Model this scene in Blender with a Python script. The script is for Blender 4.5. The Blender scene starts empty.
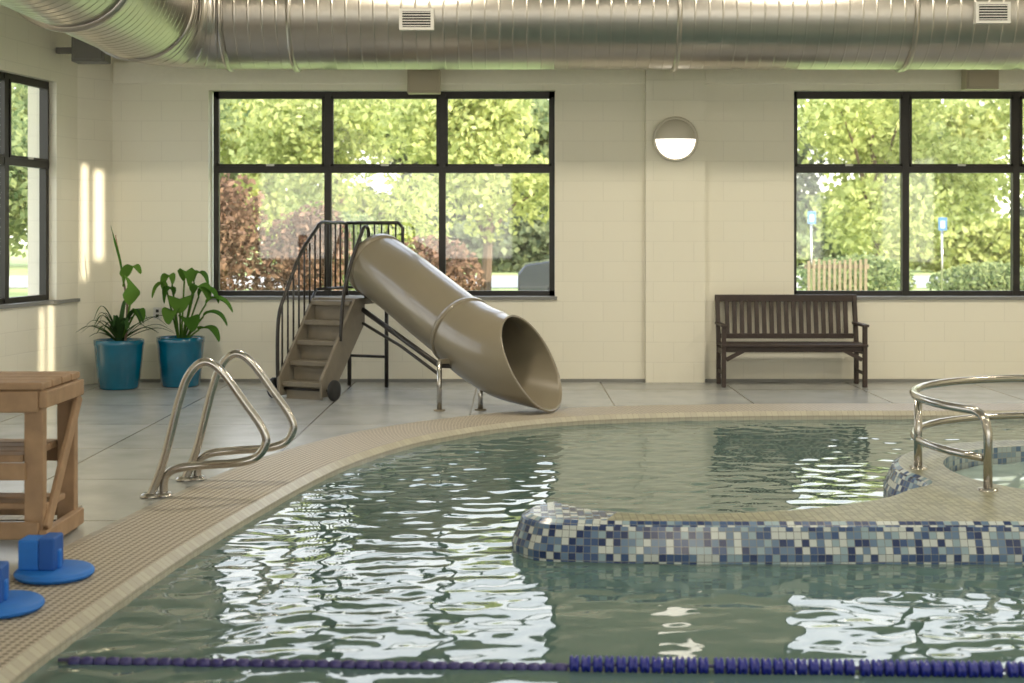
import bpy, bmesh, math, random
import numpy as np
from mathutils import Vector, Matrix
random.seed(7); np.random.seed(7)
S = bpy.context.scene
COL = S.collection

# ------------------------------------------------------------ node helpers
def new_mat(name):
    m = bpy.data.materials.new(name); m.use_nodes = True
    nt = m.node_tree
    return m, nt, nt.nodes['Principled BSDF']
def N(nt, t, **kw):
    n = nt.nodes.new(t)
    for k, v in kw.items(): setattr(n, k, v)
    return n
def L(nt, a, b): nt.links.new(a, b)
def simple(name, col, rough=.5, metal=0, noise=0.0, nscale=20, bump=0.0, coat=0, spec=.5):
    m, nt, p = new_mat(name)
    p.inputs['Roughness'].default_value = rough
    p.inputs['Metallic'].default_value = metal
    p.inputs['Coat Weight'].default_value = coat
    p.inputs['Specular IOR Level'].default_value = spec
    tc = N(nt, 'ShaderNodeTexCoord'); nz = N(nt, 'ShaderNodeTexNoise')
    nz.inputs['Scale'].default_value = nscale; nz.inputs['Detail'].default_value = 4
    L(nt, tc.outputs['Object'], nz.inputs['Vector'])
    mr = N(nt, 'ShaderNodeMapRange'); mr.inputs['To Min'].default_value = 1-noise; mr.inputs['To Max'].default_value = 1+noise
    mr.inputs['From Min'].default_value = .25; mr.inputs['From Max'].default_value = .75
    L(nt, nz.outputs['Fac'], mr.inputs['Value'])
    vm = N(nt, 'ShaderNodeVectorMath', operation='SCALE'); vm.inputs[0].default_value = col[:3]
    L(nt, mr.outputs[0], vm.inputs['Scale']); L(nt, vm.outputs[0], p.inputs['Base Color'])
    if bump:
        b = N(nt, 'ShaderNodeBump'); b.inputs['Strength'].default_value = bump; b.inputs['Distance'].default_value = .01
        L(nt, nz.outputs['Fac'], b.inputs['Height']); L(nt, b.outputs[0], p.inputs['Normal'])
    return m
def emis(name, col, s):
    m, nt, p = new_mat(name)
    p.inputs['Base Color'].default_value = (*col, 1)
    p.inputs['Emission Color'].default_value = (*col, 1); p.inputs['Emission Strength'].default_value = s
    return m
def block_wall(name, col):
    m, nt, p = new_mat(name)
    p.inputs['Roughness'].default_value = .45
    tc = N(nt, 'ShaderNodeTexCoord'); sp = N(nt, 'ShaderNodeSeparateXYZ'); cb = N(nt, 'ShaderNodeCombineXYZ')
    L(nt, tc.outputs['Object'], sp.inputs[0]); L(nt, sp.outputs['X'], cb.inputs['X']); L(nt, sp.outputs['Z'], cb.inputs['Y'])
    br = N(nt, 'ShaderNodeTexBrick')
    br.inputs['Scale'].default_value = 1; br.inputs['Brick Width'].default_value = .41; br.inputs['Row Height'].default_value = .205
    br.inputs['Mortar Size'].default_value = .006; br.inputs['Mortar Smooth'].default_value = .7
    c = Vector(col)
    br.inputs['Color1'].default_value = (*c, 1); br.inputs['Color2'].default_value = (*(c*.985), 1); br.inputs['Mortar'].default_value = (*(c*.92), 1)
    L(nt, cb.outputs[0], br.inputs['Vector'])
    L(nt, br.outputs['Color'], p.inputs['Base Color'])
    nz = N(nt, 'ShaderNodeTexNoise'); nz.inputs['Scale'].default_value = 60; L(nt, tc.outputs['Object'], nz.inputs['Vector'])
    ma = N(nt, 'ShaderNodeMath', operation='MULTIPLY_ADD'); ma.inputs[1].default_value = -1.0
    L(nt, br.outputs['Fac'], ma.inputs[0]); 
    m2 = N(nt, 'ShaderNodeMath', operation='MULTIPLY'); m2.inputs[1].default_value = .25
    L(nt, nz.outputs['Fac'], m2.inputs[0]); L(nt, m2.outputs[0], ma.inputs[2])
    b = N(nt, 'ShaderNodeBump'); b.inputs['Strength'].default_value = .2; b.inputs['Distance'].default_value = .004
    L(nt, ma.outputs[0], b.inputs['Height']); L(nt, b.outputs[0], p.inputs['Normal'])
    return m
def mosaic(name, size, cols, grout, gw=.07, rough=.25):
    m, nt, p = new_mat(name); p.inputs['Roughness'].default_value = rough
    uv = N(nt, 'ShaderNodeUVMap'); uv.uv_map = 'UVMap'
    sc = N(nt, 'ShaderNodeVectorMath', operation='SCALE'); sc.inputs['Scale'].default_value = 1/size
    L(nt, uv.outputs[0], sc.inputs[0])
    fl = N(nt, 'ShaderNodeVectorMath', operation='FLOOR'); L(nt, sc.outputs[0], fl.inputs[0])
    fr = N(nt, 'ShaderNodeVectorMath', operation='FRACTION'); L(nt, sc.outputs[0], fr.inputs[0])
    wn = N(nt, 'ShaderNodeTexWhiteNoise', noise_dimensions='2D'); L(nt, fl.outputs[0], wn.inputs['Vector'])
    cr = N(nt, 'ShaderNodeValToRGB'); cr.color_ramp.interpolation = 'CONSTANT'
    e = cr.color_ramp.elements; pos = 0
    for i, (w, c) in enumerate(cols):
        if i < 2: el = e[i]; el.position = pos
        else: el = e.new(pos)
        el.color = (*c, 1); pos += w
    L(nt, wn.outputs['Value'], cr.inputs[0])
    sb = N(nt, 'ShaderNodeVectorMath', operation='SUBTRACT'); sb.inputs[1].default_value = (.5, .5, .5); L(nt, fr.outputs[0], sb.inputs[0])
    ab = N(nt, 'ShaderNodeVectorMath', operation='ABSOLUTE'); L(nt, sb.outputs[0], ab.inputs[0])
    sp = N(nt, 'ShaderNodeSeparateXYZ'); L(nt, ab.outputs[0], sp.inputs[0])
    mx = N(nt, 'ShaderNodeMath', operation='MAXIMUM'); L(nt, sp.outputs[0], mx.inputs[0]); L(nt, sp.outputs[1], mx.inputs[1])
    gt = N(nt, 'ShaderNodeMath', operation='GREATER_THAN'); gt.inputs[1].default_value = .5-gw; L(nt, mx.outputs[0], gt.inputs[0])
    mi = N(nt, 'ShaderNodeMix', data_type='RGBA'); L(nt, gt.outputs[0], mi.inputs['Factor']); L(nt, cr.outputs[0], mi.inputs['A'])
    mi.inputs['B'].default_value = (*grout, 1); L(nt, mi.outputs['Result'], p.inputs['Base Color'])
    return m
def grate_mat(name, size, base, hole):
    m, nt, p = new_mat(name); p.inputs['Roughness'].default_value = .55
    uv = N(nt, 'ShaderNodeUVMap'); uv.uv_map = 'UVMap'
    sc = N(nt, 'ShaderNodeVectorMath', operation='SCALE'); sc.inputs['Scale'].default_value = 1/size
    L(nt, uv.outputs[0], sc.inputs[0])
    fr = N(nt, 'ShaderNodeVectorMath', operation='FRACTION'); L(nt, sc.outputs[0], fr.inputs[0])
    sb = N(nt, 'ShaderNodeVectorMath', operation='SUBTRACT'); sb.inputs[1].default_value = (.5, .5, 0); L(nt, fr.outputs[0], sb.inputs[0])
    ln = N(nt, 'ShaderNodeVectorMath', operation='LENGTH'); L(nt, sb.outputs[0], ln.inputs[0])
    lt = N(nt, 'ShaderNodeMath', operation='LESS_THAN'); lt.inputs[1].default_value = .32; L(nt, ln.outputs['Value'], lt.inputs[0])
    mi = N(nt, 'ShaderNodeMix', data_type='RGBA'); L(nt, lt.outputs[0], mi.inputs['Factor'])
    mi.inputs['A'].default_value = (*base, 1); mi.inputs['B'].default_value = (*hole, 1)
    L(nt, mi.outputs['Result'], p.inputs['Base Color'])
    return m
def leaf_mat(name, c1, c2, trans=.5):
    m, nt, p = new_mat(name); nt.nodes.remove(p); out = nt.nodes['Material Output']
    g = N(nt, 'ShaderNodeNewGeometry'); cr = N(nt, 'ShaderNodeValToRGB')
    cr.color_ramp.elements[0].color = (*c1, 1); cr.color_ramp.elements[1].color = (*c2, 1)
    L(nt, g.outputs['Random Per Island'], cr.inputs[0])
    d = N(nt, 'ShaderNodeBsdfDiffuse'); t = N(nt, 'ShaderNodeBsdfTranslucent'); mx = N(nt, 'ShaderNodeMixShader'); mx.inputs[0].default_value = trans
    L(nt, cr.outputs[0], d.inputs[0]); L(nt, cr.outputs[0], t.inputs[0]); L(nt, d.outputs[0], mx.inputs[1]); L(nt, t.outputs[0], mx.inputs[2])
    L(nt, mx.outputs[0], out.inputs[0]); return m

# ------------------------------------------------------------ mesh builder
class MB:
    def __init__(s): s.v = []; s.f = []; s.m = []; s.uv = []; s.sm = []; s.mats = []; s.T = None
    def mi(s, mat):
        if mat not in s.mats: s.mats.append(mat)
        return s.mats.index(mat)
    def add(s, vs, fs, mat, uvs=None, smooth=False):
        o = len(s.v); k = s.mi(mat)
        for p in vs:
            p = Vector(p)
            if s.T is not None: p = s.T @ p
            s.v.append(p)
        for i, f in enumerate(fs):
            s.f.append([a+o for a in f]); s.m.append(k); s.sm.append(smooth)
            s.uv.append(uvs[i] if uvs else [(vs[a][0], vs[a][1]) for a in f])
    def box(s, x0, x1, y0, y1, z0, z1, mat):
        x0, x1 = sorted((x0, x1)); y0, y1 = sorted((y0, y1)); z0, z1 = sorted((z0, z1))
        vs = [(x, y, z) for z in (z0, z1) for y in (y0, y1) for x in (x0, x1)]
        s.add(vs, [(0, 2, 3, 1), (4, 5, 7, 6), (0, 1, 5, 4), (2, 6, 7, 3), (0, 4, 6, 2), (1, 3, 7, 5)], mat)
    def beam(s, a, b, w, h, mat, up=(0, 0, 1)):
        a = Vector(a); b = Vector(b); d = (b-a).normalized(); up = Vector(up)
        r = d.cross(up)
        if r.length < 1e-4: r = d.cross(Vector((0, 1, 0)))
        r.normalize(); u = r.cross(d)
        vs = []
        for p in (a, b):
            for i, j in ((-1, -1), (1, -1), (1, 1), (-1, 1)): vs.append(p+r*i*w/2+u*j*h/2)
        s.add(vs, [(0, 1, 2, 3), (7, 6, 5, 4), (0, 4, 5, 1), (1, 5, 6, 2), (2, 6, 7, 3), (3, 7, 4, 0)], mat)
    def tube(s, pts, r, mat, seg=12, cap=True, shear=None):
        pts = [Vector(p) for p in pts]; n = len(pts)
        rr = r if isinstance(r, (list, tuple)) else [r]*n
        tan = []
        for i in range(n):
            t = pts[min(i+1, n-1)]-pts[max(i-1, 0)]; tan.append(t.normalized())
        up = Vector((0, 0, 1)) if abs(tan[0].z) < .9 else Vector((0, 1, 0))
        u = (up-tan[0]*up.dot(tan[0])).normalized()
        vs = []
        for i in range(n):
            u = (u-tan[i]*u.dot(tan[i])).normalized(); w = tan[i].cross(u)
            for k in range(seg):
                a = 2*math.pi*k/seg
                p = pts[i]+(u*math.cos(a)+w*math.sin(a))*rr[i]
                if shear: p = p - tan[i]*shear[i]*math.cos(a)*rr[i]
                vs.append(p)
        fs = [(i*seg+k, i*seg+(k+1) % seg, (i+1)*seg+(k+1) % seg, (i+1)*seg+k) for i in range(n-1) for k in range(seg)]
        if cap: fs += [tuple(range(seg))[::-1], tuple((n-1)*seg+k for k in range(seg))]
        s.add(vs, fs, mat, smooth=True)
    def lathe(s, c, prof, mat, seg=32, axis='z', smooth=True):
        vs = []
        for (r, h) in prof:
            for k in range(seg):
                a = 2*math.pi*k/seg; x, y = r*math.cos(a), r*math.sin(a)
                vs.append((c[0]+x, c[1]+y, c[2]+h) if axis == 'z' else ((c[0]+x, c[1]+h, c[2]+y) if axis == 'y' else (c[0]+h, c[1]+x, c[2]+y)))
        n = len(prof)
        s.add(vs, [(i*seg+k, i*seg+(k+1) % seg, (i+1)*seg+(k+1) % seg, (i+1)*seg+k) for i in range(n-1) for k in range(seg)], mat, smooth=smooth)
    def obj(s, name, bevel=0, parent=None, matrix=None, solid=0, recalc=True, subsurf=0):
        me = bpy.data.meshes.new(name); me.from_pydata([tuple(p) for p in s.v], [], s.f)
        for m in s.mats: me.materials.append(m)
        uvl = me.uv_layers.new(name='UVMap'); k = 0
        flat = []
        for u in s.uv:
            for q in u: flat += [q[0], q[1]]
        uvl.data.foreach_set('uv', flat)
        me.polygons.foreach_set('material_index', s.m); me.polygons.foreach_set('use_smooth', s.sm)
        if recalc:
            bm = bmesh.new(); bm.from_mesh(me); bmesh.ops.recalc_face_normals(bm, faces=bm.faces); bm.to_mesh(me); bm.free()
        me.update()
        o = bpy.data.objects.new(name, me); COL.objects.link(o)
        if parent: o.parent = parent
        if matrix: o.matrix_world = matrix
        if solid:
            md = o.modifiers.new('sol', 'SOLIDIFY'); md.thickness = solid; md.offset = -1
        if bevel:
            md = o.modifiers.new('bev', 'BEVEL'); md.width = bevel; md.segments = 2; md.limit_method = 'ANGLE'; md.angle_limit = .7
        return o
def empty(name, loc=(0, 0, 0)):
    e = bpy.data.objects.new(name, None); COL.objects.link(e); e.location = loc; return e
def catmull(P, n=8, closed=False):
    P = [Vector(p) for p in P]; out = []; m = len(P)
    rng = range(m) if closed else range(m-1)
    for i in rng:
        if closed: a, b, c, d = P[(i-1) % m], P[i], P[(i+1) % m], P[(i+2) % m]
        else: a, b, c, d = P[max(i-1, 0)], P[i], P[i+1], P[min(i+2, m-1)]
        for k in range(n):
            t = k/n
            out.append(.5*((2*b)+(c-a)*t+(2*a-5*b+4*c-d)*t*t+(3*b-a-3*c+d)*t**3))
    if not closed: out.append(P[-1])
    return out
def offset_poly(P, d):
    """outward offset of a closed plan polygon"""
    n = len(P); area = sum(P[i].x*P[(i+1) % n].y-P[(i+1) % n].x*P[i].y for i in range(n)); sg = 1 if area > 0 else -1
    out = []
    for i in range(n):
        t = (P[(i+1) % n]-P[(i-1) % n]); t.normalize()
        out.append(Vector((P[i].x+sg*t.y*d, P[i].y-sg*t.x*d)))
    return out
def fill_holes(loops, z):
    bm = bmesh.new(); edges = []
    for lp in loops:
        vs = [bm.verts.new((p.x, p.y, z)) for p in lp]
        for i in range(len(vs)): edges.append(bm.edges.new((vs[i], vs[(i+1) % len(vs)])))
    bmesh.ops.triangle_fill(bm, use_beauty=True, use_dissolve=False, edges=edges)
    bm.verts.index_update()
    V = [tuple(v.co) for v in bm.verts]; F = [[v.index for v in f.verts] for f in bm.faces]
    bm.free(); return V, F

# ------------------------------------------------------------ materials
M_wall = block_wall('painted_block', (.83, .80, .685))
M_trimw = simple('painted_beam', (.87, .84, .73), .5, noise=.02)
M_ceil = simple('ceiling_paint', (.66, .64, .58), .8)
M_frame = simple('dark_bronze_frame', (.018, .016, .014), .35, .2)
M_sill = simple('sill_grey', (.22, .22, .21), .5)
M_metal = simple('stainless', (.50, .48, .45), .2, 1, noise=.05, nscale=6)
M_duct = simple('galvanised_duct', (.48, .45, .41), .30, 1, noise=.08, nscale=3)
M_ventw = simple('vent_white', (.70, .69, .66), .5)
M_dark = simple('vent_dark', (.03, .03, .03), .7)
M_boxb = simple('beige_housing', (.46, .40, .31), .5)
M_greyb = simple('grey_housing', (.16, .155, .14), .5)
M_tan = simple('tan_fiberglass', (.225, .195, .14), .30, noise=.04, nscale=3, coat=.35)
M_tanstep = simple('tan_steps', (.19, .165, .125), .6, noise=.1, nscale=12)
M_black = simple('black_powdercoat', (.02, .017, .015), .4)
M_rubber = simple('rubber', (.015, .015, .015), .7)
M_wood = simple('bench_wood', (.042, .027, .022), .5, noise=.25, nscale=14)
M_cedar = simple('cedar_lumber', (.33, .215, .13), .6, noise=.22, nscale=10)
M_teal = simple('teal_glaze', (.0, .11, .20), .15, noise=.2, nscale=5, coat=.6)
M_soil = simple('soil', (.04, .028, .018), .9, bump=.5)
M_foam = simple('blue_foam', (.01, .15, .56), .55, noise=.05)
M_foam2 = simple('blue_foam_dark', (.01, .09, .38), .6, noise=.05)
M_rope_n = simple('navy_float', (.010, .018, .24), .35)
M_rope_d = simple('dark_float', (.04, .035, .16), .4)
M_cable = simple('rope_cable', (.08, .08, .2), .5)
M_grass = simple('grass', (.36, .42, .15), .9, noise=.35, nscale=.6)
M_road = simple('pale_road', (.50, .47, .42), .9, noise=.05)
M_bark = simple('bark', (.16, .11, .08), .9, noise=.3)
M_leafp = leaf_mat('plant_leaf', (.06, .15, .025), (.14, .27, .05), .35)
M_leafd = leaf_mat('sword_leaf', (.025, .07, .02), (.06, .12, .04), .2)
M_lip = mosaic('lip_tile', .05, [(.5, (.46, .44, .36)), (.5, (.42, .40, .33))], (.33, .30, .25), .04)
M_border = mosaic('border_tile', .10, [(.5, (.38, .35, .30)), (.5, (.34, .32, .27))], (.22, .20, .17), .04, .5)
M_grate = grate_mat('gutter_grate', .036, (.49, .44, .36), (.14, .12, .095))
M_mos = mosaic('blue_mosaic', .036, [(.27, (.48, .53, .53)), (.20, (.11, .18, .29)), (.18, (.012, .03, .11)), (.12, (.24, .34, .40)), (.23, (.035, .075, .19))], (.18, .20, .20), .045)
M_mosl = mosaic('pale_mosaic', .036, [(.4, (.36, .42, .42)), (.3, (.22, .29, .34)), (.3, (.12, .18, .27))], (.3, .31, .29), .05)
M_topt = mosaic('khaki_tile', .036, [(.4, (.27, .27, .18)), (.3, (.21, .215, .145)), (.3, (.32, .31, .21))], (.12, .12, .085), .07, .45)

# deck: large pavers with joints
M_deck, nt, p = new_mat('deck_concrete')
tc = N(nt, 'ShaderNodeTexCoord'); br = N(nt, 'ShaderNodeTexBrick'); br.offset = 0
br.inputs['Scale'].default_value = 1; br.inputs['Brick Width'].default_value = 1.25; br.inputs['Row Height'].default_value = 1.25
br.inputs['Mortar Size'].default_value = .009; br.inputs['Mortar Smooth'].default_value = .3
br.inputs['Color1'].default_value = (.44, .455, .45, 1); br.inputs['Color2'].default_value = (.36, .375, .375, 1); br.inputs['Mortar'].default_value = (.13, .125, .115, 1)
mp = N(nt, 'ShaderNodeMapping'); mp.inputs['Location'].default_value = (.35, .15, 0)
L(nt, tc.outputs['Object'], mp.inputs[0]); L(nt, mp.outputs[0], br.inputs['Vector'])
nz = N(nt, 'ShaderNodeTexNoise'); nz.inputs['Scale'].default_value = 3; nz.inputs['Detail'].default_value = 8; L(nt, tc.outputs['Object'], nz.inputs[0])
mi = N(nt, 'ShaderNodeMix', data_type='RGBA', blend_type='MULTIPLY'); mi.inputs['Factor'].default_value = .5
L(nt, br.outputs['Color'], mi.inputs['A'])
cr = N(nt, 'ShaderNodeValToRGB'); cr.color_ramp.elements[0].position = .3; cr.color_ramp.elements[1].position = .6
cr.color_ramp.elements[0].color = (.6, .6, .6, 1); L(nt, nz.outputs['Fac'], cr.inputs[0]); L(nt, cr.outputs[0], mi.inputs['B'])
L(nt, mi.outputs['Result'], p.inputs['Base Color']); p.inputs['Roughness'].default_value = .26

# water
M_water, nt, p = new_mat('pool_water')
p.inputs['Base Color'].default_value = (.085, .145, .135, 1); p.inputs['Roughness'].default_value = .02; p.inputs['IOR'].default_value = 1.42
M_spaw, nt, p = new_mat('spa_water')
p.inputs['Base Color'].default_value = (.28, .37, .35, 1); p.inputs['Roughness'].default_value = .05; p.inputs['IOR'].default_value = 1.33
# glass
M_glass, nt, p = new_mat('window_glass'); nt.nodes.remove(p)
tr = N(nt, 'ShaderNodeBsdfTransparent'); gl = N(nt, 'ShaderNodeBsdfGlossy'); gl.inputs['Roughness'].default_value = .02; mx = N(nt, 'ShaderNodeMixShader'); mx.inputs[0].default_value = .05
L(nt, tr.outputs[0], mx.inputs[1]); L(nt, gl.outputs[0], mx.inputs[2]); L(nt, mx.outputs[0], nt.nodes['Material Output'].inputs[0])

# ------------------------------------------------------------ room shell
H = 5.3
def wall(name, a, b, openings, h=H, th=.3, z0=0):
    """a,b plan points; local x along wall, +y is outside"""
    a = Vector((*a, 0)); b = Vector((*b, 0)); d = (b-a); ln = d.length; d.normalize()
    mat = Matrix(((d.x, -d.y, 0, a.x), (d.y, d.x, 0, a.y), (0, 0, 1, 0), (0, 0, 0, 1)))
    mb = MB(); xs = 0
    for (u0, u1, za, zb) in sorted(openings):
        if u0 > xs: mb.box(xs, u0, 0, th, z0, h, M_wall)
        mb.box(u0, u1, 0, th, z0, za, M_wall); mb.box(u0, u1, 0, th, zb, h, M_wall); xs = u1
    mb.box(xs, ln, 0, th, z0, h, M_wall)
    o = mb.obj(name); o.matrix_world = mat; return mat
def window(name, mat, u0, u1, z0, z1, mull, transom, y=.14):
    mb = MB(); fw = .055; fd = .07
    mb.box(u0, u1, y, y+fd, z0, z0+fw, M_frame); mb.box(u0, u1, y, y+fd, z1-fw, z1, M_frame)
    mb.box(u0, u0+fw, y, y+fd, z0, z1, M_frame); mb.box(u1-fw, u1, y, y+fd, z0, z1, M_frame)
    cols = [u0]+mull+[u1]
    for m in mull: mb.box(m-.035, m+.035, y-.01, y+fd, z0, z1, M_frame)
    mb.box(u0, u1, y-.005, y+fd, transom-.04, transom+.03, M_frame)
    for i in range(len(cols)-1):
        a, b = cols[i]+.035, cols[i+1]-.035
        for (q0, q1) in ((transom+.03, z1-fw),):
            mb.box(a, a+.025, y-.02, y+.02, q0, q1, M_frame); mb.box(b-.025, b, y-.02, y+.02, q0, q1, M_frame)
            mb.box(a, b, y-.02, y+.02, q0, q0+.022, M_frame); mb.box(a, b, y-.02, y+.02, q1-.022, q1, M_frame)
        mb.box((a+b)/2-.04, (a+b)/2+.04, y-.035, y-.01, transom+.03, transom+.05, M_ventw)
        mb.box(a, b, y+.035, y+.04, z0+fw, z1-fw, M_glass)
    mb.box(u0-.02, u1+.02, -.03, y, z0-.03, z0+.003, M_sill)
    o = mb.obj(name); o.matrix_world = mat; return o
YB = 14.3
mb_ = wall('wall_back', (-4.4, YB), (9.0, YB), [(1.3, 4.84, .87, 2.98), (7.28, 10.75, .87, 2.98)])
window('window_1', mb_, 1.32, 4.84, .87, 2.98, [2.50, 3.68], 2.18)
window('window_2', mb_, 7.28, 10.75, .87, 2.98, [8.46, 9.60], 2.18)
B = Vector((-4.33, 13.95)); C = Vector((-4.33-.17*20.95, -7.0)); dirL = (B-C).normalized(); LL = (B-C).length
def uL(y): return (Vector((0, y-C.y)).y)/dirL.y
ml = wall('wall_left', tuple(C), tuple(B), [(uL(10.35), uL(13.53), .87, 2.98)])
window('window_3', ml, uL(10.35), uL(13.53), .87, 2.98, [uL(11.15), uL(11.95), uL(12.75)], 2.18, .08)
wall('wall_left_return', (-4.33, 13.95), (-4.08, 14.3), [])
wall('wall_right', (9.0, 14.6), (9.0, -7), [(15.5, 20.8, .9, 3.2)])
wall('wall_rear', (9.0, -7), (-8.2, -7), [(1, 7.5, .9, 3.2), (9, 15.5, .9, 3.2)])
mb = MB(); mb.box(1.36, 1.96, YB-.08, YB+.02, 0, H, M_wall); mb.obj('wall_pilaster')
mb = MB(); mb.box(-4.06, 1.36, YB-.045, YB+.01, 3.04, 3.26, M_trimw); mb.box(1.96, 9, YB-.045, YB+.01, 3.04, 3.26, M_trimw); mb.obj('trim_1', bevel=.01)
mb = MB(); mb.box(-4.06, 1.36, YB-.012, YB+.01, 0, .03, M_sill); mb.box(1.96, 9, YB-.012, YB+.01, 0, .03, M_sill); mb.obj('baseboard_back')
mb = MB(); mb.box(uL(13.53)-.1, uL(13.93), -.04, .01, .84, .87, M_sill); o = mb.obj('trim_2'); o.matrix_world = ml
# sun direction (evening sun over the right shoulder, through added, unseen roof slots)
el = math.radians(22); sa = Vector((.78, -.626)); sp_ = Vector((.626, .78)); te = math.tan(el)
added_slots = []  # holes added to the unseen ceiling to shape sun patches on the left wall
def added_slot(tx, ty, z0, z1, w):
    a = Vector((tx, ty))+sa*((H-z0)/te); b = Vector((tx, ty))+sa*((H-z1)/te)
    added_slots.append([a-sp_*w/2, b-sp_*w/2, b+sp_*w/2, a+sp_*w/2])
added_slot(-4.28, 14.02, 1.05, 2.2, .07); added_slot(-4.18, 14.16, 1.25, 2.15, .11)
added_slot(-4.42, 13.42, .12, .85, .08); added_slot(-4.45, 13.25, .1, .8, .06)
V, F = fill_holes([[Vector(q) for q in ((-9, -7.3), (9.3, -7.3), (9.3, 14.6), (-9, 14.6))]]+added_slots, H)
mb = MB(); mb.add(V, F, M_ceil); mb.obj('ceiling', recalc=False)

# ------------------------------------------------------------ pool outline, deck, gutter
ctrl = [(-1.73, 3.0), (-1.72, 4.72), (-1.66, 5.6), (-1.53, 6.9), (-1.28, 8.5), (-1.04, 9.5), (-.62, 10.45), (.05, 11.2), (.8, 11.62), (2.0, 11.83), (3.46, 11.88),
        (5.2, 11.8), (6.6, 11.2), (7.2, 9.5), (7.2, 5), (7.0, 2.2), (6, 1.3), (2.5, 1.2), (-.8, 1.3), (-1.55, 1.8)]
pool = [Vector((p.x, p.y)) for p in catmull([(x, y, 0) for x, y in ctrl], 8, True)]
GW = .60
outer = offset_poly(pool, GW)
rect = [Vector(q) for q in ((-8.6, -7.2), (9.2, -7.2), (9.2, 14.5), (-8.6, 14.5))]
V, F = fill_holes([rect, outer], 0)
mb = MB(); mb.add(V, F, M_deck); o = mb.obj('floor')
for pl in o.data.polygons:
    if pl.normal.z < 0: pl.flip()
def ring_strip(mb, A, za, Bp, zb, mat, v0, v1):
    n = len(A); s = [0]
    for i in range(n): s.append(s[-1]+(A[(i+1) % n]-A[i]).length)
    vs = [(a.x, a.y, za) for a in A]+[(b.x, b.y, zb) for b in Bp]
    fs = []; uvs = []
    for i in range(n):
        j = (i+1) % n; fs.append((i, j, n+j, n+i)); uvs.append([(s[i], v0), (s[i+1], v0), (s[i+1], v1), (s[i], v1)])
    mb.add(vs, fs, mat, uvs)
mb = MB()
o1 = offset_poly(pool, .045); o2 = offset_poly(pool, .55)
ring_strip(mb, pool, -.14, pool, -.03, M_lip, 0, .11)
ring_strip(mb, pool, -.03, o1, .004, M_lip, .0, .05)
ring_strip(mb, o1, .004, o2, .004, M_grate, .0, .504)
ring_strip(mb, o2, .004, outer, .0, M_border, .52, .58)
mb.obj('pool_gutter')
mb = MB(); mb.box(-2.78, -2.38, 7.35, 7.75, .001, .006, M_border); mb.obj('floor_drain')

# water with real ripples
def water_grid(name, x0, x1, y0, y1, st, z, mat, slope, lam0, lam1, nw=46, seed=3):
    rs = np.random.RandomState(seed)
    nx = int((x1-x0)/st)+1; ny = int((y1-y0)/st)+1
    X, Y = np.meshgrid(np.linspace(x0, x1, nx), np.linspace(y0, y1, ny)); Z = np.zeros_like(X)
    for i in range(nw):
        lam = lam0*(lam1/lam0)**rs.rand(); k = 2*np.pi/lam; th = rs.normal(1.57, .75)
        a = slope*math.sqrt(2/nw)/k
        wob = .8*np.sin(X*rs.uniform(.6, 1.8)+rs.rand()*6)+.8*np.sin(Y*rs.uniform(.6, 1.8)+rs.rand()*6)
        Z += a*np.sin(k*(X*np.cos(th)+Y*np.sin(th))+rs.rand()*6.28+wob)
    # patches of calmer and livelier water
    Z *= .72+.3*np.sin(X*1.1+1.3)*np.sin(Y*.8+.4)+.18*np.sin(X*2.3-Y*1.7)
    vs = np.stack([X.ravel(), Y.ravel(), (Z+z).ravel()], 1)
    idx = np.arange(nx*ny).reshape(ny, nx)
    q = np.stack([idx[:-1, :-1].ravel(), idx[:-1, 1:].ravel(), idx[1:, 1:].ravel(), idx[1:, :-1].ravel()], 1)
    me = bpy.data.meshes.new(name); me.from_pydata(vs.tolist(), [], q.tolist()); me.materials.append(mat)
    me.polygons.foreach_set('use_smooth', [True]*len(q)); me.update()
    o = bpy.data.objects.new(name, me); COL.objects.link(o); return o
water_grid('pool_water', -1.95, 7.4, 1.0, 12.1, .020, -.065, M_water, .058, .075, .42, 70)

# ------------------------------------------------------------ spa island
ZT = .12
sc_ = Vector((3.55, 8.2)); 
isl = [(.0, 7.02), (.04, 6.84), (.22, 6.71), (.8, 6.66), (2.0, 6.66), (3.5, 6.66), (5.0, 6.7), (6.2, 6.8)]
back = [(6.2, 8.2), (5.1, 8.9)]
arc = [(sc_.x+1.33*math.cos(math.radians(t)), sc_.y+1.33*math.sin(math.radians(t))) for t in range(35, 196, 16)]
left = [(2.10, 7.66), (1.88, 7.40), (1.5, 7.16), (1.1, 7.04), (.7, 7.01), (.44, 7.12), (.24, 7.34), (.07, 7.22)]
P = [Vector((p.x, p.y)) for p in catmull([(x, y, 0) for x, y in isl+back+arc+left], 6, True)]
mb = MB()
T1 = offset_poly(P, -.05); T2 = offset_poly(P, -.09); hole = [Vector((sc_.x+.98*math.cos(t), sc_.y+.98*math.sin(t))) for t in np.linspace(0, 2*math.pi, 48, endpoint=False)]
ring_strip(mb, P, -.10, P, -.02, M_mos, -.08, 0)
ring_strip(mb, P, -.02, T1, ZT-.02, M_mos, 0, .13)
ring_strip(mb, T1, ZT-.02, T2, ZT, M_mos, .13, .172)
V, F = fill_holes([T2, hole], ZT)
Fm = [f for f in F if sum(V[a][0] for a in f)/3 < .5]; Ft = [f for f in F if f not in Fm]
mb.add(V, Ft, M_topt); mb.add(V, Fm, M_mos)
ring_strip(mb, hole, ZT, hole, -.08, M_mosl, 0, .2)
mb.obj('spa_island')
o = water_grid('spa_water', -1, 1, -1, 1, .04, 0, M_spaw, .05, .12, .5, seed=9)
bm = bmesh.new(); bm.from_mesh(o.data); bmesh.ops.delete(bm, geom=[v for v in bm.verts if v.co.xy.length > .99], context='VERTS'); bm.to_mesh(o.data); bm.free(); o.location = (sc_.x, sc_.y, .02)
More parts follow.
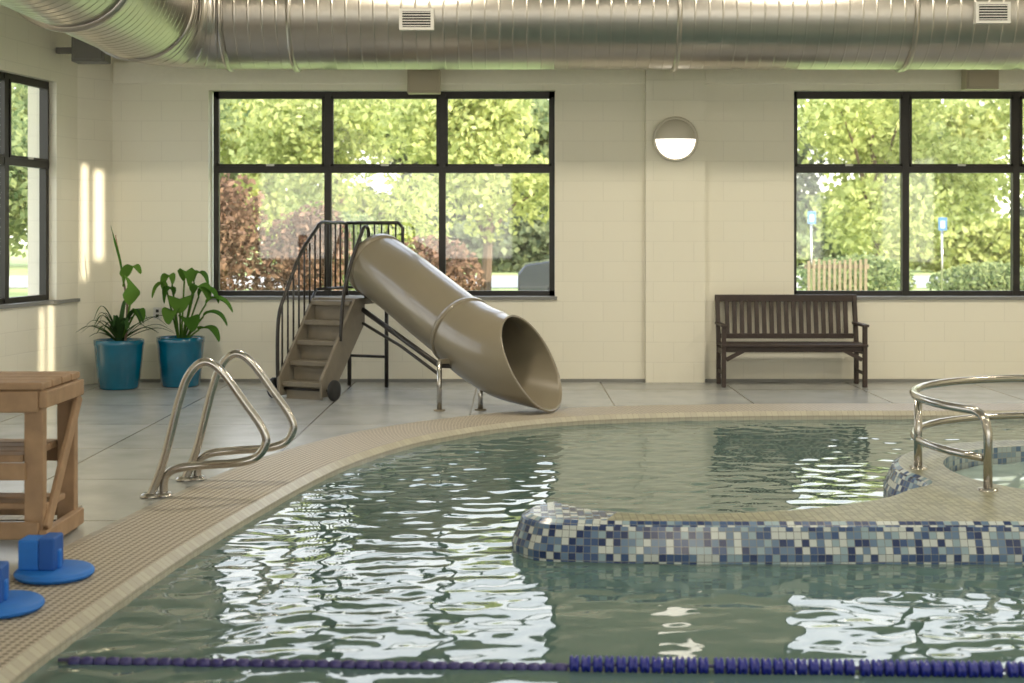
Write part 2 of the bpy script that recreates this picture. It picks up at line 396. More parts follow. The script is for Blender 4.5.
# spa railing
mb = MB()
def arcR(z, r, a0, a1, n=24):
    return [(sc_.x+.05+r*math.cos(math.radians(a0+(a1-a0)*i/n)), sc_.y+r*math.sin(math.radians(a0+(a1-a0)*i/n)), z) for i in range(n+1)]
r = 1.2
top = arcR(.54, r, 60, 207); low = arcR(.29, r, 60, 210)
e = Vector(top[-1]); pre = Vector(top[-2]); d = (e-pre).normalized()
top += [e+d*.05+Vector((0, 0, -.015)), e+d*.085+Vector((0, 0, -.05)), e+d*.1+Vector((0, 0, -.11)), e+d*.1+Vector((0, 0, ZT-.54))]
mb.tube(top, .024, M_metal, 14); mb.tube(low, .022, M_metal, 14)
for a in (176, 60):
    q = arcR(0, r, a, a, 1)[0]; mb.tube([(q[0], q[1], ZT), (q[0], q[1], .54)], .024, M_metal, 14); mb.lathe((q[0], q[1], ZT), [(.0, .012), (.05, .012), (.055, 0)], M_metal)
q = top[-1]; mb.lathe((q[0], q[1], ZT), [(.0, .012), (.05, .012), (.055, 0)], M_metal)
mb.obj('spa_handrail')

# ------------------------------------------------------------ pool ladder grab rails
rail = [(-2.07, 0), (-1.99, .21), (-1.90, .56), (-1.84, .71), (-1.755, .775), (-1.66, .72), (-1.53, .545), (-1.435, .41), (-1.405, .32), (-1.455, .235), (-1.56, .20), (-1.75, .18), (-1.92, .16), (-1.99, .11), (-2.0, .0)]
def grab(name, dx, y):
    mb = MB(); pts = catmull([(x+dx, y+(.035 if i > 10 else 0), z) for i, (x, z) in enumerate(rail)], 6)
    for q in pts: q.z = max(q.z, .006)
    mb.tube(pts, .0245, M_metal, 14)
    for q in (pts[0], pts[-1]): mb.lathe((q.x, q.y, .005), [(.0, .02), (.04, .02), (.055, .004), (.055, 0)], M_metal)
    return mb.obj(name)
grab('pool_grab_rail', .0, 8.0); grab('pool_grab_rail', .07, 8.55)

# ------------------------------------------------------------ ducts
mb = MB()
def ducttube(path, r, step=.125):
    pts = [Vector(p) for p in path]; out = []; rad = []
    ln = [0]
    for i in range(1, len(pts)): ln.append(ln[-1]+(pts[i]-pts[i-1]).length)
    prof = [(0, 0), (.25, 0), (.40, 0), (.44, 0), (.47, .0018), (.5, .0028), (.53, .0018), (.56, 0), (.60, 0), (.8, 0)]
    k = 0
    while k*step < ln[-1]:
        for (f, dr) in prof:
            s_ = min((k+f)*step, ln[-1]-.0005*(1-f)); j = max(i for i in range(len(ln)) if ln[i] <= s_+1e-9); j = min(j, len(pts)-2)
            w = (s_-ln[j])/(ln[j+1]-ln[j]); out.append(pts[j].lerp(pts[j+1], w)); rad.append(r+dr)
        k += 1
    keep = [0]
    for i in range(1, len(out)):
        if (out[i]-out[keep[-1]]).length > .002: keep.append(i)
    mb.tube([out[i] for i in keep], [rad[i] for i in keep], M_duct, 64)
DZ = 3.54
elb = [(-2.6-.7*math.sin(a), 12.3+.7*math.cos(a), DZ) for a in np.linspace(0, math.pi/2, 25)]
ducttube([(8.95, 13.0, DZ)]+elb+[(-3.3, -5, DZ)], .5)
def flange(c, axis, r=.535, w=.03):
    mb.lathe(c, [(.49, -w), (r, -w), (r, w), (.49, w)], M_duct, 48, axis)
for x in (-2.0, 1.50, 3.62): flange((x, 13.0, DZ), 'x', .525, .02)
flange((-2.62, 13.0, DZ), 'x', .52, .015); flange((-3.3, 12.28, DZ), 'y', .52, .015); flange((-3.3, 10.4, DZ), 'y')
mb.obj('spiral_air_duct')
for X, Z in ((-.85, 3.42), (4.28, 3.48)):
    mb = MB(); y = 12.47
    mb.box(X-.155, X+.155, y-.02, y+.05, Z-.095, Z+.095, M_ventw)
    mb.box(X-.125, X+.125, y-.024, y-.018, Z-.07, Z+.07, M_dark)
    for k in range(6): mb.box(X-.125, X+.125, y-.032, y-.02, Z-.06+k*.024-.004, Z-.06+k*.024+.004, M_ventw)
    mb.obj('duct_register')
for X, Z in ((-.89, 3.05), (4.74, 3.09)):
    mb = MB(); mb.box(X-.165, X+.165, YB-.2, YB-.04, Z-.12, Z+.12, M_boxb); mb.box(X-.145, X+.145, YB-.21, YB-.2, Z-.10, Z+.10, M_boxb)
    mb.box(X-.02, X+.02, YB-.12, YB-.08, Z+.1, Z+.2, M_boxb); mb.obj('wall_heater_box', bevel=.012)
mb = MB(); mb.box(-4.22, -3.9, 13.4, 13.62, 3.16, 3.42, M_greyb); mb.box(-4.2, -3.92, 13.38, 13.4, 3.18, 3.40, M_greyb); mb.beam((-4.15, 13.52, 3.28), (-4.40, 13.52, 3.28), .06, .06, M_greyb); mb.obj('wall_speaker', bevel=.01)

# ------------------------------------------------------------ wall lamp
M_lamp = emis('lamp_diffuser', (1, .93, .80), 2.2); M_lamptop = simple('lamp_hood', (.62, .58, .50), .35, .1)
mb = MB(); c = (1.655, YB-.08, 2.47)
mb.lathe(c, [(0, 0), (.225, 0), (.23, -.05), (.205, -.06), (.20, -.05)], M_lamptop, 40, 'y')
def dome(a0, a1, mat, R=.2, dep=.11):
    vs = []; n = 24; m = 8
    for i in range(m+1):
        ph = math.pi/2*i/m
        for k in range(n+1):
            a = a0+(a1-a0)*k/n; vs.append((c[0]+R*math.sin(ph)*math.cos(a), c[1]-.05-dep*math.cos(ph), c[2]+R*math.sin(ph)*math.sin(a)))
    mb.add(vs, [(i*(n+1)+k, i*(n+1)+k+1, (i+1)*(n+1)+k+1, (i+1)*(n+1)+k) for i in range(m) for k in range(n)], mat, smooth=True)
dome(0, math.pi, M_lamptop, .203, .07); dome(math.pi, 2*math.pi, M_lamp, .2, .065)
mb.obj('wall_sconce')
mb = MB(); mb.box(-3.66, -3.58, YB-.012, YB, .64, .76, M_ventw); mb.box(-3.635, -3.605, YB-.016, YB-.01, .66, .69, M_dark); mb.box(-3.635, -3.605, YB-.016, YB-.01, .71, .74, M_dark); mb.obj('wall_outlet')

# ------------------------------------------------------------ bench
mb = MB(); x0, x1 = 2.06, 3.50; yb, yf = 14.17, 13.76
for x in (x0, x1-.05):
    mb.beam((x+.025, yf+.025, 0), (x+.025, yf+.025, .60), .042, .05, M_wood, (0, 1, 0))
    mb.beam((x+.025, yb-.04, 0), (x+.025, yb-.04, .44), .042, .05, M_wood, (0, 1, 0)); mb.beam((x+.025, yb-.04, .40), (x+.025, yb+.05, .87), .042, .05, M_wood, (0, 1, 0))
    mb.box(x-.005, x+.055, yf-.03, yb+.03, .595, .62, M_wood); mb.box(x+.01, x+.04, yf+.03, yb-.03, .32, .38, M_wood); mb.box(x+.012, x+.038, yf+.03, yb-.03, .12, .15, M_wood)
for k in range(5): mb.box(x0+.0, x1, yf-.02+k*.082, yf+.052+k*.082, .40, .425, M_wood)
mb.box(x0+.05, x1-.05, yf+.02, yf+.045, .345, .40, M_wood)
mb.beam((x0+.05, yf+.032, .27), (x0+.22, yf+.032, .36), .022, .04, M_wood); mb.beam((x1-.05, yf+.032, .27), (x1-.22, yf+.032, .36), .022, .04, M_wood)
mb.beam((x0+.0, yb+.045, .86), (x1-.0, yb+.045, .86), .035, .07, M_wood); mb.beam((x0+.05, yb-.01, .48), (x1-.05, yb-.01, .48), .035, .05, M_wood)
for k in range(17):
    x = x0+.12+k*(x1-x0-.24)/16; mb.beam((x, yb-.01, .48), (x, yb+.04, .84), .045, .016, M_wood, (0, 1, 0))
mb.obj('garden_bench', bevel=.005)

# ------------------------------------------------------------ slide
sl = empty('pool_slide', (-1.0, 12.8, 0)); bpy.context.view_layer.update()
def slpart(mb, name, **k):
    o = mb.obj(name, **k); o.parent = sl; o.matrix_parent_inverse = Matrix.Translation((1.0, -12.8, 0)); return o
mb = MB()
path = catmull([(-1.30, 13.40, 1.22), (-1.02, 13.05, 1.05), (-.70, 12.65, .83), (-.44, 12.34, .655)], 8)
mb.tube(path, .305, M_tan, 48, cap=False); slpart(mb, 'upper_tube', solid=.015)
mb = MB(); mb.tube([path[-1]+(path[-2]-path[-1]).normalized()*.02, path[-1]+(path[-1]-path[-2]).normalized()*.025], .324, M_tan, 48, cap=False); mb.tube([path[0], path[2]], .315, M_tan, 48, cap=False); slpart(mb, 'tube_flanges', solid=.02)
mb = MB(); pth = catmull([path[-1], (-.27, 12.15, .55), (-.06, 11.97, .46), (.17, 11.84, .415)], 8); n = len(pth)
rad = [.308+.062*(i/(n-1))**.8 for i in range(n)]; sh = [0 if i < n*.2 else .72*((i-n*.2)/(n*.8)) for i in range(n)]
mb.tube(pth, rad, M_tan, 48, cap=False, shear=sh); slpart(mb, 'exit_flume', solid=.018)
# staircase
a = Vector((.40, .917, 0)); w = Vector((.917, -.40, 0)); P0 = Vector((-2.10, 12.85, 0)); WS = .42; run = .62; PZ = .90; ns = 5
Tm = Matrix(((a.x, w.x, 0, P0.x), (a.y, w.y, 0, P0.y), (0, 0, 1, 0), (0, 0, 0, 1)))  # local x = climb, y = across
mb = MB(); mb.T = Tm
st = run/ns; rz = PZ/(ns+.0)
for k in range(ns):
    z = (k+1)*rz-.02; x = k*st
    mb.box(x-.02, x+st+.03, 0, WS, z-.045, z, M_tanstep)
    mb.box(x+.02, x+.04, .02, WS-.02, z-rz, z-.04, M_tanstep)
for y in (-.03, WS):
    vs = [(-.06, y, .03), (.12, y, .03), (run+.1, y, PZ-.24), (run+.1, y, PZ), (run-.08, y, PZ), (-.06, y, .2)]
    vs2 = [(q[0], q[1]+.03, q[2]) for q in vs]; m_ = len(vs)
    mb.add(vs+vs2, [tuple(range(m_))[::-1], tuple(range(m_, 2*m_))]+[(i, (i+1) % m_, m_+(i+1) % m_, m_+i) for i in range(m_)], M_tanstep)
mb.box(run, run+.62, -.03, WS+.03, PZ-.06, PZ, M_tanstep); slpart(mb, 'stair_treads', bevel=.006)
mb = MB(); mb.T = Tm
def tb(p, r=.014, m=M_black): mb.tube([Vector(q) for q in p], r, m, 10)
RH = .72; E = run+.58
def side_rail(y):
    hr = catmull([(-.04, y, .12), (-.05, y, .5), (-.02, y, .78), (.10, y, .98), (run*.55, y, PZ+.42), (run-.02, y, PZ+RH-.08), (run+.10, y, PZ+RH), (run+.3, y, PZ+RH), (E-.06, y, PZ+RH), (E, y, PZ+RH-.06), (E, y, PZ+.4), (E, y, PZ)], 5)
    mb.tube(hr, .017, M_black, 10)
    low = [(-.02, y, .16), (run, y, PZ+.08), (E, y, PZ+.08)]; tb(low[:2]); tb(low[1:])
    for k in range(13):
        x = .03+k*(E-.06)/12
        zb = .16+(PZ-.08)*(x+.02)/(run+.02) if x < run else PZ+.08
        zt = None
        for i in range(4, len(hr)-1):
            if (hr[i].x-x)*(hr[i+1].x-x) <= 0 and hr[i].z > zb: zt = hr[i].z; break
        if zt: tb([(x, y, zb), (x, y, zt)], .009)
side_rail(-.03)
y0, y1 = -.03, WS+.18
tb([(E, y0, PZ+RH), (E, y1-.05, PZ+RH)], .017); tb([(E, y1-.05, PZ+RH), (E, y1, PZ+RH-.05), (E, y1, PZ)], .017); tb([(E, y0, PZ+.08), (E, y1, PZ+.08)], .012)
for k in range(7): y = y0+(k+1)*(y1-y0)/8; tb([(E, y, PZ+.08), (E, y, PZ+RH)], .009)
hp = catmull([(run*.42, WS+.03, .52), (run*.50, WS+.03, .9), (run*.7, WS+.03, PZ+.30), (run+.02, WS+.03, PZ+.60), (run+.10, WS+.03, PZ+.68), (run+.17, WS+.03, PZ+.62), (run+.17, WS+.03, PZ+.3), (run+.12, WS+.03, PZ)], 5)
mb.tube(hp, .017, M_black, 10)
for (x, y) in ((run+.05, 0), (E, 0), (E, WS)): tb([(x, y, 0), (x, y, PZ-.03)], .02)
tb([(run+.05, 0, .3), (E, 0, .3)]); tb([(E, 0, .3), (E, WS, .3)])
tb([(.02, -.08, .09), (.02, WS+.12, .09)], .012)
mb.T = None
q0 = Tm @ Vector((run+.08, WS+.0, PZ-.10)); q1 = Tm @ Vector((run+.5, WS+.0, PZ-.05))
mb.tube([q0, Vector((-.62, 12.00, .38))], .024, M_black, 10); mb.tube([q0+Vector((0, 0, -.13)), Vector((-1.0, 12.6, .50)), Vector((-.62, 12.0, .30))], .014, M_black, 10)
mb.tube([q1, Vector((-.20, 12.3, .34))], .02, M_black, 10); mb.tube([(-.62, 12.0, .38), (-.20, 12.3, .34)], .02, M_black, 10)
slpart(mb, 'guard_rails')
mb = MB()
for (x, y, z) in ((-.62, 11.95, .42), (-.27, 11.99, .24)):
    mb.tube([(x, y, 0), (x, y, z)], .022, M_metal, 12); mb.lathe((x, y, 0), [(0, .012), (.05, .012), (.05, 0)], M_tan)
mb.beam((-.62, 11.95, .42), (-.42, 12.1, .42), .04, .04, M_tan); slpart(mb, 'support_posts')
mb = MB(); mb.T = Tm
for y in (-.10, WS+.12):
    mb.lathe((.0, y, .095), [(0, -.02), (.055, -.02), (.088, -.02), (.095, -.01), (.095, .01), (.088, .02), (.05, .02), (0, .02)], M_rubber, 28, 'y')
    mb.lathe((.0, y, .095), [(0, -.026), (.03, -.026), (.035, -.02)], M_metal, 20, 'y')
slpart(mb, 'wheels')

# ------------------------------------------------------------ lifeguard chair (low timber stand)
mb = MB(); X0, X1 = -3.3, -2.22; Ya, Yb = 6.62, 7.2; HT = .80
for (x, y) in ((X1-.05, Ya+.05), (X1-.05, Yb-.05), (X0+.05, Ya+.05), (X0+.05, Yb-.05)):
    mb.box(x-.045, x+.045, y-.03, y+.03, 0, HT-.035, M_cedar)
for k in range(4): mb.box(X0, X1, Ya+k*.147, Ya+.137+k*.147, HT-.035, HT, M_cedar)
mb.box(X0, X1-.02, Ya-.01, Ya+.02, HT-.14, HT-.04, M_cedar)
mb.box(X0, X1-.02, Yb-.01, Yb+.03, HT-.14, HT-.04, M_cedar)
for k in range(4): mb.box(X0-.02, X1-.1, Ya+.02+k*.14, Ya+.145+k*.14, .42, .455, M_cedar)
mb.box(X0, X1-.08, Ya-.01, Ya+.02, .34, .42, M_cedar); mb.box(X0, X1-.08, Yb-.01, Yb+.03, .34, .42, M_cedar)
for k in range(2): mb.box(X0, X1+.0, Ya+.06+k*.15, Ya+.19+k*.15, .19, .22, M_cedar)
mb.box(X0, X1-.02, Ya-.01, Ya+.02, .06, .14, M_cedar); mb.box(X0, X1-.02, Yb-.01, Yb+.03, .06, .14, M_cedar)
mb.beam((X1+.005, Ya+.04, .1), (X1+.005, Yb-.04, .68), .025, .07, M_cedar)
mb.box(X1-.02, X1+.02, Ya, Yb, .02, .10, M_cedar); mb.box(X1-.02, X1+.02, Ya, Yb, HT-.12, HT-.04, M_cedar)
mb.box(X0-.02, X0+.04, Ya, Yb, HT, 1.5, M_cedar)
mb.obj('lifeguard_stand', bevel=.006)

# ------------------------------------------------------------ foam dumbbells
def foam(x, y, rot):
    mb = MB(); mb.T = Matrix.Translation((x, y, .008)) @ Matrix.Rotation(rot, 4, 'Z')
    mb.lathe((0, 0, 0), [(0, 0), (.155, 0), (.17, .012), (.17, .028), (.155, .038), (0, .038)], M_foam, 40)
    mb.box(-.14, -.05, -.06, .06, .038, .17, M_foam); mb.box(-.05, .02, -.065, .065, .038, .18, M_foam2)
    mb.box(.0, .03, -.02, .02, .038, .12, M_foam)
    return mb.obj('foam_dumbbell', bevel=.012)
foam(-2.0, 6.12, 0); foam(-2.04, 5.58, .1)

# ------------------------------------------------------------ lane rope
mb = MB()
def rope_pt(x): return Vector((x, 5.05-.045*x, -.045))
mb.tube([rope_pt(-1.66)+Vector((0, 0, -.01)), rope_pt(.15)+Vector((0, 0, -.008)), rope_pt(.3), rope_pt(6.9)], .007, M_cable, 8)
x = -1.6; k = 0
dirr = (rope_pt(1)-rope_pt(0)).normalized(); ang = math.atan2(dirr.y, dirr.x)
while x < 6.5:
    c_ = rope_pt(x); mb.T = Matrix.Translation(c_) @ Matrix.Rotation(ang, 4, 'Z')
    if x < .18:
        mb.T = mb.T @ Matrix.Translation((0, 0, -.016)); mb.lathe((0, 0, 0), [(.008, -.024), (.018, -.018), (.020, 0), (.018, .018), (.008, .024)], M_rope_d, 12, 'x')
        x += .048
    else:
        mb.lathe((0, 0, 0), [(.01, -.018), (.028, -.016), (.033, -.008), (.020, 0), (.033, .008), (.028, .016), (.01, .018)], M_rope_n, 16, 'x')
        k += 1; x += .042 if k % 12 else .055
mb.T = None
mb.obj('lane_rope')

# ------------------------------------------------------------ potted plants
def pot(mb, x, y, h=.48, r=.24):
    mb.lathe((x, y, 0), [(0, .002), (r*.76, .002), (r*.80, .02), (r*.93, h*.6), (r*.98, h*.88), (r, h*.9), (r*1.0, h), (r*.93, h), (r*.90, h*.88)], M_teal, 48)
    mb.lathe((x, y, 0), [(0, h*.9), (r*.91, h*.9)], M_soil, 32)
def leaf(mb, pts, wid, mat, prof='paddle', fold=.25, start=0.0):
    C_ = catmull(pts, 6); n = len(C_); i0 = int(start*(n-1)); seg = C_[i0:]; m = len(seg); vs = []
    for i, p_ in enumerate(seg):
        t = (seg[min(i+1, m-1)]-seg[max(i-1, 0)]).normalized(); r_ = t.cross(Vector((0, 0, 1)))
        if r_.length < .05: r_ = Vector((1, 0, 0))
        r_.normalize(); up = r_.cross(t); s_ = i/(m-1)
        w_ = wid*(math.sin(math.pi*min(1, s_**.8*.97+.03))**.7 if prof == 'paddle' else (1-s_)**.6*(.5+.5*min(1, s_*4)))
        vs += [p_-r_*w_+up*w_*fold, p_, p_+r_*w_+up*w_*fold]
    fs = []
    for i in range(m-1): fs += [(3*i, 3*i+1, 3*i+4, 3*i+3), (3*i+1, 3*i+2, 3*i+5, 3*i+4)]
    mb.add(vs, fs, mat, smooth=True)
    if i0 > 0: mb.tube(C_[:i0+1], .009, mat, 6, cap=False)
mb = MB(); px, py = -3.84, 13.68; pot(mb, px, py)
for k in range(28):
    an = random.uniform(0, 6.28); ln = random.uniform(.45, .78); el_ = random.uniform(.3, 1.1)
    dx, dy = math.cos(an), math.sin(an)*.5
    if dx < -.1: ln *= .68
    if dx > .1: ln *= .85
    b_ = Vector((px, py, .44)); hx = ln*math.cos(el_)
    leaf(mb, [b_, b_+Vector((dx*hx*.4, dy*hx*.4, ln*math.sin(el_)*.6)), b_+Vector((dx*hx*.8, dy*hx*.8, ln*math.sin(el_)*.85)), b_+Vector((dx*hx*1.15, dy*hx*1.15, ln*math.sin(el_)*.5))], .034, M_leafd, 'sword')
st_ = catmull([(px+.06, py, .44), (px+.08, py, .8), (px+.02, py+.02, 1.15), (px-.04, py+.02, 1.5)], 6); mb.tube(st_, [.014-.008*i/(len(st_)-1) for i in range(len(st_))], M_bark, 8)
leaf(mb, [(px+.05, py, 1.0), (px+.02, py-.05, 1.25), (px-.02, py-.1, 1.45), (px-.05, py-.12, 1.6)], .022, M_leafp, 'paddle', start=.2)
leaf(mb, [(px+.04, py, 1.0), (px+.09, py-.08, 1.12), (px+.17, py-.12, 1.2), (px+.25, py-.15, 1.12)], .085, M_leafp, 'paddle', start=.25)
leaf(mb, [(px+.04, py, .5), (px+.12, py-.1, .75), (px+.16, py-.15, .95), (px+.10, py-.2, 1.12)], .085, M_leafp, 'paddle', start=.45)
leaf(mb, [(px+.04, py, .5), (px+.16, py-.1, .70), (px+.23, py-.15, .78), (px+.28, py-.2, .66)], .06, M_leafp, 'paddle', start=.45)
mb.obj('potted_palm', recalc=False)
mb = MB(); px, py = -3.29, 13.90; pot(mb, px, py, .49, .235)
specs = [(-.10, -.05, .62, .95, .11), (.06, -.02, .75, 1.12, .11), (.22, -.1, .6, .98, .11), (.33, 0, .5, .72, .09), (-.20, 0, .62, 1.0, .08), (.38, -.05, .72, .86, .085), (.12, -.15, .35, .68, .11), (-.05, -.12, .4, .75, .10), (.30, -.12, .40, .58, .09), (-.14, .05, .7, 1.08, .08), (.17, .1, .8, 1.1, .09), (.02, -.1, .6, .86, .12), (.28, -.05, .6, .95, .09)]
for (dx, dy, m1, tz, wd) in specs:
    b_ = Vector((px+dx*.1, py+dy*.1, .44))
    leaf(mb, [b_, Vector((px+dx*.45, py+dy*.6, .44+(tz-.44)*.55)), Vector((px+dx*.8, py+dy, tz)), Vector((px+dx*1.15, py+dy*1.4, tz-.02)), Vector((px+dx*1.4, py+dy*1.6, tz-.13))], wd*.95, M_leafp, 'paddle', start=.42, fold=.35)
mb.obj('potted_bird_of_paradise', recalc=False)

# ------------------------------------------------------------ ceiling lights out of view, added to brighten the room
M_em = emis('added_light_lens', (1, .86, .64), 6)
for i, (x, y) in enumerate(((-4, 0), (1.5, 0), (6.5, 0), (-3.6, 5), (1.5, 5), (6.5, 5), (-1, 10), (3, 10.3), (7, 10))):
    e = empty('added_ceiling_light', (x, y, H))
    mb = MB(); mb.lathe((x, y, 4.75), [(0, .2), (.08, .2), (.28, 0), (.27, -.01), (.07, .17)], M_greyb, 32); mb.tube([(x, y, 4.9), (x, y, H)], .012, M_greyb, 8)
    mb.lathe((x, y, 4.745), [(0, 0), (.25, 0)], M_em, 32)
    o = mb.obj('added_light_housing'); o.parent = e; o.matrix_parent_inverse = Matrix.Translation((-x, -y, -H))
    ld = bpy.data.lights.new('lamp', 'AREA'); ld.shape = 'DISK'; ld.size = .5; ld.energy = (58 if y < 8 else 76); ld.color = (1, .89, .70)  # added area light, fills the room from above
    lo = bpy.data.objects.new('lamp', ld); COL.objects.link(lo); lo.location = (0, 0, -.58); lo.parent = e

# ------------------------------------------------------------ outside world
mb = MB(); mb.add([(-150, 14.7, -.1), (200, 14.7, -.1), (200, 220, -.1), (-150, 220, -.1)], [(0, 1, 2, 3)], M_grass)
mb.add([(-60, -60, -.1), (-10, -60, -.1), (-10, 14.7, -.1), (-60, 14.7, -.1)], [(0, 1, 2, 3)], M_grass)
mb.add([(-150, 42, -.08), (200, 42, -.08), (200, 54, -.08), (-150, 54, -.08)], [(0, 1, 2, 3)], M_road); mb.obj('ground', recalc=False)
G1 = leaf_mat('leaf_yellowgreen', (.26, .31, .09), (.78, .80, .36), .5)
G2 = leaf_mat('leaf_green', (.12, .18, .08), (.50, .55, .26), .5)
G3 = leaf_mat('leaf_dark', (.07, .10, .06), (.36, .40, .22), .4)
GR = leaf_mat('leaf_red', (.10, .065, .045), (.42, .26, .18), .4)
def foliage(name, blobs, nleaf, size, mat, trunk=None, seed=0):
    rs = np.random.RandomState(seed); tot = sum(b[3]*b[4]*b[5] for b in blobs); vs = []; 
    for b in blobs:
        n = int(nleaf*b[3]*b[4]*b[5]/tot)
        d = rs.normal(size=(n, 3)); d /= np.linalg.norm(d, axis=1)[:, None]; rr = rs.rand(n)**.45
        c_ = d*rr[:, None]*np.array(b[3:6])+np.array(b[:3])
        u = rs.normal(size=(n, 3)); u /= np.linalg.norm(u, axis=1)[:, None]; v = np.cross(u, rs.normal(size=(n, 3))); v /= np.linalg.norm(v, axis=1)[:, None]
        s_ = size*(.6+.8*rs.rand(n))[:, None]; u *= s_; v *= s_*.6
        vs.append(np.stack([c_-u, c_-v, c_+u, c_+v], 1).reshape(-1, 3))
    vs = np.concatenate(vs); vs[:, 2] = np.maximum(vs[:, 2], -.09); n = len(vs)//4
    me = bpy.data.meshes.new(name); V = vs.tolist(); Fc = np.arange(4*n).reshape(-1, 4).tolist(); mi_ = [0]*n
    if trunk:
        t = MB()
        for (pts, r0) in trunk: t.tube(pts, [r0*(1-.6*i/(len(pts)-1)) for i in range(len(pts))], M_bark, 8)
        o_ = len(V); V += [tuple(p_) for p_ in t.v]; Fc += [[q+o_ for q in f] for f in t.f]; mi_ += [1]*len(t.f)
    me.from_pydata(V, [], Fc); me.materials.append(mat); me.materials.append(M_bark); me.polygons.foreach_set('material_index', mi_); me.update()
    o = bpy.data.objects.new(name, me); COL.objects.link(o); return o
def tree(x, y, h, r, mat, n=9000, size=.10, seed=0, name='deciduous_tree', zlo=.3):
    rs = random.Random(seed); bl = []
    for k in range(11):
        a_ = rs.uniform(0, 6.28); q = rs.uniform(0, r*.75); z = h*rs.uniform(zlo, .88); bl.append((x+q*math.cos(a_), y+q*math.sin(a_), z, r*rs.uniform(.35, .6), r*rs.uniform(.35, .6), min(r*rs.uniform(.3, .5), h*.2)))
    tr_ = [([(x, y, -.1), (x+.1, y, h*.35), (x-.1, y, h*.75)], .13)]
    for k in range(4): b = bl[k]; tr_.append(([(x, y, h*.25), ((x+b[0])/2, (y+b[1])/2, h*.3+(b[2]-h*.3)*.6), b[:3]], .05))
    foliage(name, bl, n, size, mat, tr_, seed)
tree(-9, 33, 6.2, 3.0, G2, 11000, .09, 1); tree(-4.6, 37, 6.4, 3.0, G1, 11000, .10, 2); tree(-.6, 31, 5.6, 2.1, G1, 8500, .085, 3); tree(-10, 26, 5, 2.0, G2, 7500, .08, 12)
tree(9.3, 36, 6.3, 3.0, G1, 11000, .10, 5); tree(14.5, 33, 6.2, 3.0, G1, 13000, .09, 6); tree(19.5, 41, 7, 3.4, G1, 10000, .13, 7); tree(4.6, 44, 7, 3.2, G1, 8500, .12, 8)
tree(-14.5, 40, 7, 3.6, G2, 9000, .14, 9); tree(25, 46, 7, 4, G2, 7000, .15, 10); tree(-16, 26, 6.5, 3.2, G2, 8000, .11, 11)
for i in range(17): tree(-36+i*5.3+random.uniform(-1, 1), 70+random.uniform(-5, 5), random.uniform(8.5, 10.5), 4.2, (G3, G2, G1)[i % 3], 9500, .23, 30+i, zlo=.14)
for i, (x, y, h) in enumerate(((-4.7, 22, 2.7), (-3.4, 22.4, 2.2), (-5.9, 22.6, 2.6))):
    foliage('red_shrub', [(x, y, h*.42, .75, .7, h*.45), (x+.3, y, h*.62, .55, .5, h*.32)], 4500, .055, GR, None, 60+i)
for i, (x, y, w_, h, mt) in enumerate(((7.5, 30.5, 1.3, 1.1, G2), (10.7, 31, 1.5, .9, G2), (12.0, 27, 1.2, .95, G1), (15.2, 28.6, 1.6, 1.2, G2), (-1.5, 26, 1.0, 1.5, GR), (-3.3, 28.6, .9, 2.0, G2), (9, 60, 4, 2, G2), (20, 60, 6, 2.4, G1), (-13, 31, 1.6, 1.6, G2), (2, 60, 6, 2.5, G3))):
    foliage('green_shrub' if mt is not GR else 'red_shrub', [(x, y, h*.45, w_, .9, h*.55)], 4500, .06 if y < 50 else .2, mt, None, 80+i)
# car
M_car = simple('car_paint', (.04, .045, .06), .2, .5, coat=.8); M_carg = simple('car_glass', (.12, .15, .17), .05)
mb = MB(); cx, cy = .12, 28.5
prof = [(0, .35), (0, .75), (.15, .95), (1.0, 1.08), (1.55, 1.55), (2.6, 1.65), (3.7, 1.55), (4.35, 1.1), (4.5, .95), (4.5, .35)]
vs = [(cx+x, cy, z-.05) for x, z in prof]+[(cx+x, cy+1.8, z-.05) for x, z in prof]; m_ = len(prof)
mb.add(vs, [tuple(range(m_)), tuple(range(m_, 2*m_))[::-1]]+[(i, (i+1) % m_, m_+(i+1) % m_, m_+i) for i in range(m_)], M_car)
gp = [(1.2, 1.08), (1.65, 1.48), (2.6, 1.57), (3.6, 1.48), (4.0, 1.1)]; mb.add([(cx+x, cy-.01, z-.05) for x, z in gp], [(0, 1, 2, 3, 4)], M_carg)
for x in (.85, 3.6): 
    for y in (cy, cy+1.65): mb.lathe((cx+x, y, .23), [(0, -.03), (.2, -.03), (.32, -.02), (.33, .15), (0, .15)], M_rubber, 28, 'y'); mb.lathe((cx+x, y-.04, .23), [(0, 0), (.19, 0)], M_metal, 20, 'y')
mb.obj('parked_car', bevel=.03)
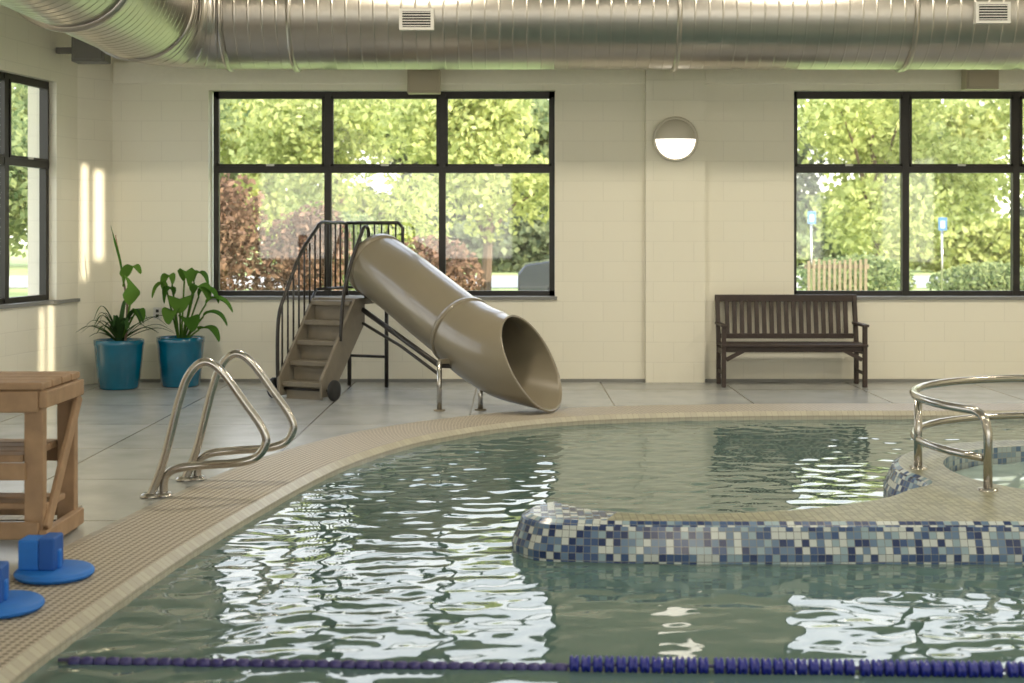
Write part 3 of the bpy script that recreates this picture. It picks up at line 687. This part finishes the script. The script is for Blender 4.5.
# signs, fence
M_blue = simple('sign_blue', (.08, .2, .42), .5); M_fence = simple('fence_wood', (.26, .20, .13), .8, noise=.3)
for x, y, z in ((6.2, 29, 1.86), (8.6, 28, 1.72)):
    mb = MB(); mb.tube([(x, y, -.1), (x, y, z+.14)], .022, M_metal, 8); mb.box(x-.085, x+.085, y-.05, y-.03, z-.13, z+.13, M_blue); mb.box(x-.04, x+.04, y-.055, y-.05, z-.08, z+.06, M_ventw); mb.obj('parking_sign')
mb = MB()
for k in range(12): mb.box(5.7+k*.10, 5.75+k*.10, 27, 27.03, -.1, 1.0+.02*(k % 3), M_fence)
mb.box(5.65, 6.9, 27.03, 27.08, .2, .28, M_fence); mb.box(5.65, 6.9, 27.03, 27.08, .85, .93, M_fence); mb.obj('picket_fence')

# ------------------------------------------------------------ sun & sky
sd = bpy.data.lights.new('sun', 'SUN'); sd.energy = 5.8; sd.angle = .01; sd.color = (1, .87, .62)
so = bpy.data.objects.new('sun', sd); COL.objects.link(so)
trav = Vector((-.78*math.cos(el), .626*math.cos(el), -math.sin(el)))
so.rotation_euler = trav.to_track_quat('-Z', 'Y').to_euler(); so.location = (20, -10, 12)
W = bpy.data.worlds.new('World'); S.world = W; W.use_nodes = True; nt = W.node_tree; bg = nt.nodes['Background']
tc = N(nt, 'ShaderNodeTexCoord'); sp = N(nt, 'ShaderNodeSeparateXYZ'); L(nt, tc.outputs['Generated'], sp.inputs[0])
cr = N(nt, 'ShaderNodeValToRGB'); cr.color_ramp.elements[0].color = (1.0, .96, .84, 1); cr.color_ramp.elements[0].position = .0
cr.color_ramp.elements[1].color = (.72, .83, 1.0, 1); cr.color_ramp.elements[1].position = .5
L(nt, sp.outputs['Z'], cr.inputs[0]); L(nt, cr.outputs[0], bg.inputs['Color']); bg.inputs['Strength'].default_value = 3.0

# ------------------------------------------------------------ camera
cd = bpy.data.cameras.new('camera'); cam = bpy.data.objects.new('camera', cd); COL.objects.link(cam); S.camera = cam
cam.location = (0, 0, 1.5); cam.rotation_euler = (math.pi/2, 0, 0)
cd.sensor_width = 36; cd.lens = 1400/1024*36; cd.shift_y = -(341.5-235)/1024; cd.clip_end = 500
cd.dof.use_dof = True; cd.dof.focus_distance = 10; cd.dof.aperture_fstop = 2.8
S.view_settings.view_transform = 'Standard'; S.view_settings.look = 'None'; S.view_settings.exposure = .28
